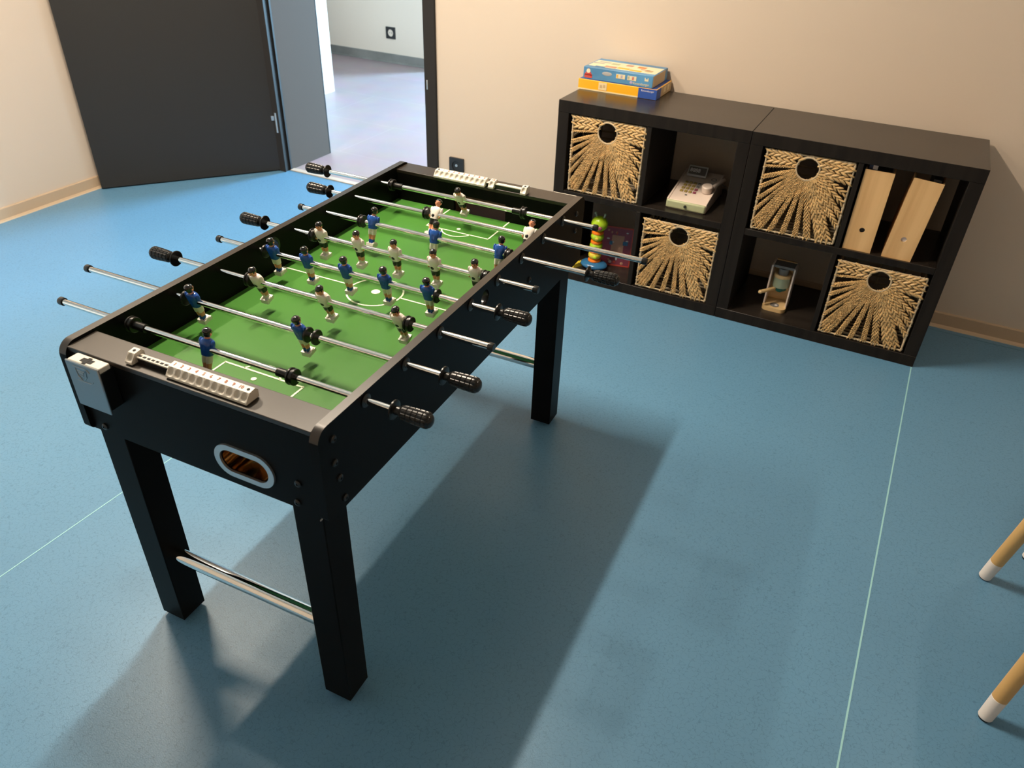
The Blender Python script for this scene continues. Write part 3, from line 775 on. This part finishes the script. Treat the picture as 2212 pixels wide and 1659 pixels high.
# score counters
def slider(num, w=.0172):
    b = MB(); h = w/2 - .0004
    pr = [(-.0185, .002), (-.0185, .0065), (-.0072, .0205), (.0075, .0225), (.0135, .0170), (.0135, .002)]
    n = 9; a = Vector((0, -.0185, .0065)); c = Vector((0, -.0072, .0205)); nn = Vector((0, c.z-a.z, -(c.y-a.y))).normalized()
    nn = Vector((0, -abs(nn.y), abs(nn.z)))
    g = []
    for i in range(n+1):
        for j in range(n+1):
            s_ = j/n; t_ = i/n
            q = 1 - ((s_-.5)/.36)**2 - ((t_-.48)/.46)**2
            dp = .0042*math.sqrt(q) if q > 0 else 0
            g.append(a + (c-a)*t_ + Vector((-h + 2*h*s_, 0, 0)) - nn*dp)
    b.add(g, [(i*(n+1)+j, i*(n+1)+j+1, (i+1)*(n+1)+j+1, (i+1)*(n+1)+j) for i in range(n) for j in range(n)], 0, True)
    P = lambda i, x: (x, pr[i][0], pr[i][1])
    for i in (0, 2, 3, 4, 5):
        j = (i+1) % 6; b.quad(P(i, -h), P(i, h), P(j, h), P(j, -h))
    b.add([P(i, -h) for i in range(6)], [(0, 1, 2, 3, 4, 5)]); b.add([P(i, h) for i in range(6)], [(5, 4, 3, 2, 1, 0)])
    if num:
        b.X = frame_m((0, .0002, .0221), (1, 0, 0), (0, .0147, .002)); b.mesh(text(num, .0105, .0003), 1)
    else:
        b.X = frame_m((0, .0002, .0216), (1, 0, 0), (0, .0147, .002)); b.mesh(outline([circle(0, 0, .003, 14)], .0012), 2)
    return b.data('score_slider', [M['ivory'], M['red'], M['dark']])
sl_me = [slider(str(k)) for k in range(1, 11)] + [slider('')]
def counter(loc, rz, xs, posts):
    c = empty('score_counter', loc, rz); c.parent = T
    b = MB(); b.box(-.130, .132, -.0065, .007, .0108, .0138); b.box(-.128, .130, -.0045, .005, 0, .0108, 1); rl = b.build('rail', [M['ivory'], M['blackp']], c, bevel=.0006)
    b = MB()
    for k in range(9): b.box(-.118+k*.0105, -.111+k*.0105, -.0035, .0015, .0132, .0142)
    b.build('rail_slots', M['dark'], c)
    for k, x in enumerate(xs):
        o = bpy.data.objects.new('score_slider', sl_me[k]); COL.objects.link(o); o.parent = c; o.location = (x, 0, 0)
    for x in posts:
        o = bpy.data.objects.new('end_post', sl_me[10]); COL.objects.link(o); o.parent = c; o.location = (x, 0, 0)
counter((-.002, -.580, .775), 0, [-.030 + .0167*k for k in range(10)], (-.128, .136))
counter((.004, .549, .775), 0, [-.126 + .0167*k + (.0 if k < 9 else .012) for k in range(10)], (-.1425, .137))
# ---------------------------------------------------------------- players
def player(team):
    b = MB(); mm = .001
    SH, SO = (4, 0) if team == 'w' else (0, 4)      # see material list below
    mats = {'w': [M['white'], M['blackp'], M['skin'], M['white'], M['shoe'], M['hair']],
            'b': [M['blue'], M['white'], M['skin'], M['blue'], M['shoe'], M['hair']]}[team]
    # 0 shirt 1 shorts 2 skin 3 socks 4 shoe 5 hair
    prof = [(-50, 7.2, 6.2, 3), (-46, 7.4, 6.2, 3), (-40.5, 7.8, 6.4, 3), (-40, 7.8, 6.2, 2), (-34, 8.6, 6.8, 2), (-28.5, 9.2, 7.2, 2), (-28, 10.0, 8.0, 1), (-20, 10.6, 8.4, 1), (-13, 10.6, 8.4, 1),
            (-12.5, 11.4, 9.2, 0), (-6, 11.8, 9.8, 0), (0, 12.6, 10.4, 0), (8, 14.2, 10.4, 0), (14, 14.6, 9.8, 0), (18.5, 12.6, 8.2, 0), (21, 8.6, 6.6, 0), (21.6, 5.2, 5.4, 2),
            (24, 4.9, 5.2, 2), (25.5, 6.2, 6.6, 2), (28, 7.6, 8.0, 2), (32, 8.2, 8.8, 2), (36, 8.0, 8.8, 2), (39.5, 6.6, 7.4, 2), (41.8, 3.8, 4.4, 2), (42.6, .6, .6, 2)]
    n = 24; rings = []
    for z, hu, hv, m_ in prof:
        r = []
        for i in range(n):
            th = 2*PI*i/n; cx, sy = math.cos(th), math.sin(th)
            e = .75 if z < 22 else .95
            x = math.copysign(abs(cx)**e, cx)*hu; y = math.copysign(abs(sy)**e, sy)*hv
            if z <= -20: y *= 1 - .55*math.exp(-(x/2.6)**2)
            r.append((x*mm, (y + (.6 if z > 24 else 0))*mm, z*mm))
        rings.append(r)
    def mf(k, i):
        m_ = prof[k][3]; z = (prof[k][0] + prof[k+1][0])/2 if k+1 < len(prof) else 42
        th = 2*PI*(i+.5)/n; front = math.sin(th)
        if z > 25 and (z > 35.5 or front < -.05 or (abs(math.cos(th)) > .8 and z > 30)): return 5
        return m_
    b.rings(rings, 0, True, True, mf)
    # hair cap slightly proud, nose, ears, arms, feet
    b.ell((0, -.0006, .0358), (.0088, .0094, .0076), None, 18, 10, 5)
    b.ell((0, .0098, .0305), (.0014, .0018, .0022), None, 8, 6, 2)
    for s in (-1, 1):
        b.ell((s*.0083, .0006, .0310), (.0012, .0020, .0028), None, 8, 6, 2)
        b.ell((s*.0142, -.0004, .0105), (.0042, .0056, .0105), Matrix.Rotation(R(s*8), 3, 'Y'), 12, 8, 0)
        b.ell((s*.0152, .0020, -.0035), (.0030, .0042, .0060), Matrix.Rotation(R(s*4), 3, 'Y'), 10, 8, 2 if team == 'w' else 0)
        b.ell((s*.0042, .0084, .0335), (.0013, .0009, .0009), None, 8, 5, 5)
    b.box(-.0016, .0016, .0086, .0092, .0272, .0280, 0 if team != 'w' else 2)
    vs = [(-.0112, -.0085, -.050), (.0112, -.0085, -.050), (.0112, .0125, -.050), (-.0112, .0125, -.050),
          (-.0098, -.0095, -.0595), (.0098, -.0095, -.0595), (.0098, .0140, -.0595), (-.0098, .0140, -.0595)]
    b.add(vs, [(0, 1, 2, 3), (7, 6, 5, 4), (0, 4, 5, 1), (1, 5, 6, 2), (2, 6, 7, 3), (3, 7, 4, 0)], 4)
    for s in (-1, 1): b.ell((s*.0068, .0035, -.0498), (.0046, .0088, .0032), None, 10, 6, 4)
    if team == 'w': b.ell((.0018, .0092, -.0040), (.0048, .0024, .0048), None, 14, 8, 1)
    else:
        b.X = frame_m((0, -.0100, .004), (-1, 0, 0), (0, 0, 1))
        b.mesh(outline([roundrect(-.005, .005, -.006, .006, .002), roundrect(-.0035, .0035, -.0045, .0045, .0015)], .0012), 3)
    return b.data('player', mats, 50)
PM = {'w': player('w'), 'b': player('b')}
# ---------------------------------------------------------------- handles, bumpers, caps (shared meshes along +x)
def handle_mesh():
    b = MB(); n = 60; rr = []
    Ln = .076; steps = 66
    def rad(t):
        if t < .010: return .0072
        if t < .016: return .0072 + (.0135-.0072)*((t-.010)/.006)**.6
        if t > Ln-.013: return .0155*math.sqrt(max(0, 1 - ((t-(Ln-.013))/.013)**2))
        return .0135 + .002*math.sin(PI*(t-.016)/(Ln-.029)*.5)
    for k in range(steps+1):
        t = Ln*k/steps; r0 = rad(t)
        ring = []
        for i in range(n):
            g = 0
            if t > .016 and t < Ln-.004:
                ph = ((t-.016)/.0105) % 1
                if ph < .17: g += .0013
                if (i % 4) == 0: g += .0011
            r = max(r0 - min(g, .0014), .0001)
            ring.append((t, r*math.cos(2*PI*i/n), r*math.sin(2*PI*i/n)))
        rr.append(ring)
    b.rings(rr, 0, True, True)
    b.lathe((-.0035, 0, 0), (1, 0, 0), [(0, .0175), (.0008, .0185), (.003, .0185), (.0042, .016), (.0045, .0075)], 28)
    b.lathe((0, 0, 0), (1, 0, 0), [(0, .0085), (.012, .0080)], 20)
    return b.data('handle', [M['rubber']], 30)
def bumper_mesh():
    b = MB(); b.lathe((-.007, 0, 0), (1, 0, 0), [(0, .0070), (0, .0155), (.001, .0165), (.004, .0168), (.0052, .0145), (.0085, .0145), (.0098, .0165), (.013, .0162), (.014, .0150), (.014, .0070)], 30)
    return b.data('bumper', [M['rubber']], 30)
def disc_mesh():
    b = MB(); b.lathe((-.003, 0, 0), (1, 0, 0), [(0, .0070), (0, .0150), (.001, .0163), (.005, .0163), (.006, .0150), (.006, .0070)], 30)
    return b.data('bumper', [M['rubber']], 30)
def sleeve_mesh():
    b = MB(); b.lathe((-.014, 0, 0), (1, 0, 0), [(0, .0068), (0, .0088), (.028, .0088), (.028, .0068)], 22)
    return b.data('stop_sleeve', [M['rubber']], 30)
def cap_mesh():
    b = MB(); b.lathe((-.012, 0, 0), (1, 0, 0), [(0, .0066), (0, .0086), (.010, .0090), (.012, .0080), (.0122, .004)], 20)
    return b.data('end_cap', [M['blackp']], 30)
HM, BM_, DM, SM_, CM = handle_mesh(), bumper_mesh(), disc_mesh(), sleeve_mesh(), cap_mesh()
def bear_mesh():
    b = MB(); b.lathe((0, 0, 0), (1, 0, 0), [(0, .0135), (.002, .0135), (.003, .0115), (.003, .0070)], 24, cap=False)
    return b.data('rod_bearing', [M['blackp']], 30)
BE = bear_mesh()
def put(me, name, parent, x, flip=False, y=0, z=0, rot=None):
    o = bpy.data.objects.new(name, me); COL.objects.link(o); o.parent = parent; o.location = (x, y, z)
    o.rotation_euler = rot if rot else (0, 0, PI if flip else 0); return o
V0, DV = -.4769, .1319
rods = [  # team, players u, tilt, (left end, right end), handle side, bumpers, sleeves
    ('b', [-.063], -14, (-.463, .436), 1, [-.256, .141], [-.235, .121], 'B'),
    ('b', [-.222, .055], 14, (-.542, .460), 1, [-.246, .0735, .094], [], 'D'),
    ('w', [-.165, .015, .203], 22, (-.484, .421), -1, [-.187, .226], [], 'M'),
    ('b', [-.230, -.132, -.023, .083, .194], 11, (-.403, .443), 1, [-.2545, .2165], [], 'D2'),
    ('w', [-.190, -.080, .026, .134, .243], 11, (-.446, .401), -1, [-.214, .268], [], 'M'),
    ('b', [-.126, .058, .240], -16, (-.362, .547), 1, [-.160, .264], [], 'M'),
    ('w', [-.016, .259], -35, (-.437, .573), -1, [-.042], [], 'M'),
    ('w', [-.011], 30, (-.543, .398), -1, [-.236, .185], [-.215, .166], 'B')]
for i, (team, us, tilt, (e0, e1), hs, bumps, slv, kind) in enumerate(rods):
    v = V0 + DV*i
    b = MB()
    inner = .060
    a, c = (e0+.003, e1-inner) if hs > 0 else (e0+inner, e1-.003)
    b.cyl((a, 0, 0), (c, 0, 0), .0064, 24)
    rod = b.build('rod', M['chrome'], T); rod.location = (0, v, ZR)
    put(HM, 'handle', rod, e1-.076 if hs > 0 else e0+.076, hs < 0)
    put(CM, 'end_cap', rod, e0 if hs > 0 else e1, hs > 0)
    for x in bumps: put(DM if kind in ('D', 'D2') else BM_, 'bumper', rod, x)
    for x in slv: put(SM_, 'stop_sleeve', rod, x)
    for u in us:
        # white team faces the near end, blue team the far end
        if team == 'b': put(PM['b'], 'player', rod, u, rot=(R(tilt), 0, 0))
        else: put(PM['w'], 'player', rod, u, rot=(R(-tilt), 0, PI)).rotation_mode = 'XYZ'
    for s in (-1, 1):
        o = put(BE, 'rod_bearing', T, s*U1, s < 0, v, ZR)

# ------------------------------------------------------------------ light
def area(name, loc, size, power, color, rot=(0, 0, 0), shape='DISK', size_y=None):
    l = bpy.data.lights.new(name, 'AREA'); l.shape = shape; l.size = size; l.energy = power; l.color = color
    if size_y: l.size_y = size_y
    o = bpy.data.objects.new(name, l); COL.objects.link(o); o.location = loc; o.rotation_euler = rot; return o
area('ceiling_strip', (-1.575, -1.16, 2.585), .05, 70, (1, .85, .67), shape='RECTANGLE', size_y=.60)
area('ceiling_strip.001', (-2.67, -1.17, 2.585), .06, 45, (1, .82, .62), shape='RECTANGLE', size_y=.60)
area('right_wall_fill', (1.30, -.30, 2.585), .06, 6.5, (1, .83, .64), shape='RECTANGLE', size_y=.60)  # added fill lamp to lift the right wall; no such fixture known
area('ceiling_fill_up', (-1.575, -1.16, 2.60), .05, 9, (1, .85, .68), (PI, 0, 0), 'RECTANGLE', .60)  # added uplight to brighten the ceiling
area('ceiling_fill_up.001', (-2.67, -1.17, 2.60), .06, 12, (1, .82, .62), (PI, 0, 0), 'RECTANGLE', .60)  # second added uplight, brightens the ceiling further left
area('daylight_window', ((WX0+WX1)/2, YH+.19, (WZ0+WZ1)/2), WX1-WX0, 3300, (.41, .73, 1), (R(-90), 0, 0), 'RECTANGLE', WZ1-WZ0)
w = bpy.data.worlds.new('world'); sc.world = w; w.use_nodes = True
w.node_tree.nodes['Background'].inputs[0].default_value = (.6, .75, 1, 1); w.node_tree.nodes['Background'].inputs[1].default_value = .3

# ------------------------------------------------------------------ camera
cam = bpy.data.cameras.new('camera'); co = bpy.data.objects.new('camera', cam); COL.objects.link(co); sc.camera = co
Rw = Matrix(((0.88803813, 0.45860517, 0.03270428), (0.28509032, -0.49344649, -0.82172628), (-0.36071011, 0.73904794, -0.56894319)))
right, down, fwd = Rw[0], Rw[1], Rw[2]
m = Matrix((right, -down, -fwd)).transposed().to_4x4(); m.translation = Vector((-.0033, -2.87306, 1.55767))
co.matrix_world = m
cam.sensor_width = 36; cam.sensor_fit = 'HORIZONTAL'; cam.lens = 1642.891/2212*36
cam.clip_start = .02; cam.clip_end = 60
cam.dof.use_dof = True; cam.dof.focus_distance = 1.95; cam.dof.aperture_fstop = 6.0
vs = sc.view_settings; vs.view_transform = 'Standard'; vs.look = 'None'; vs.gamma = 1; vs.use_curve_mapping = False; vs.exposure = 0
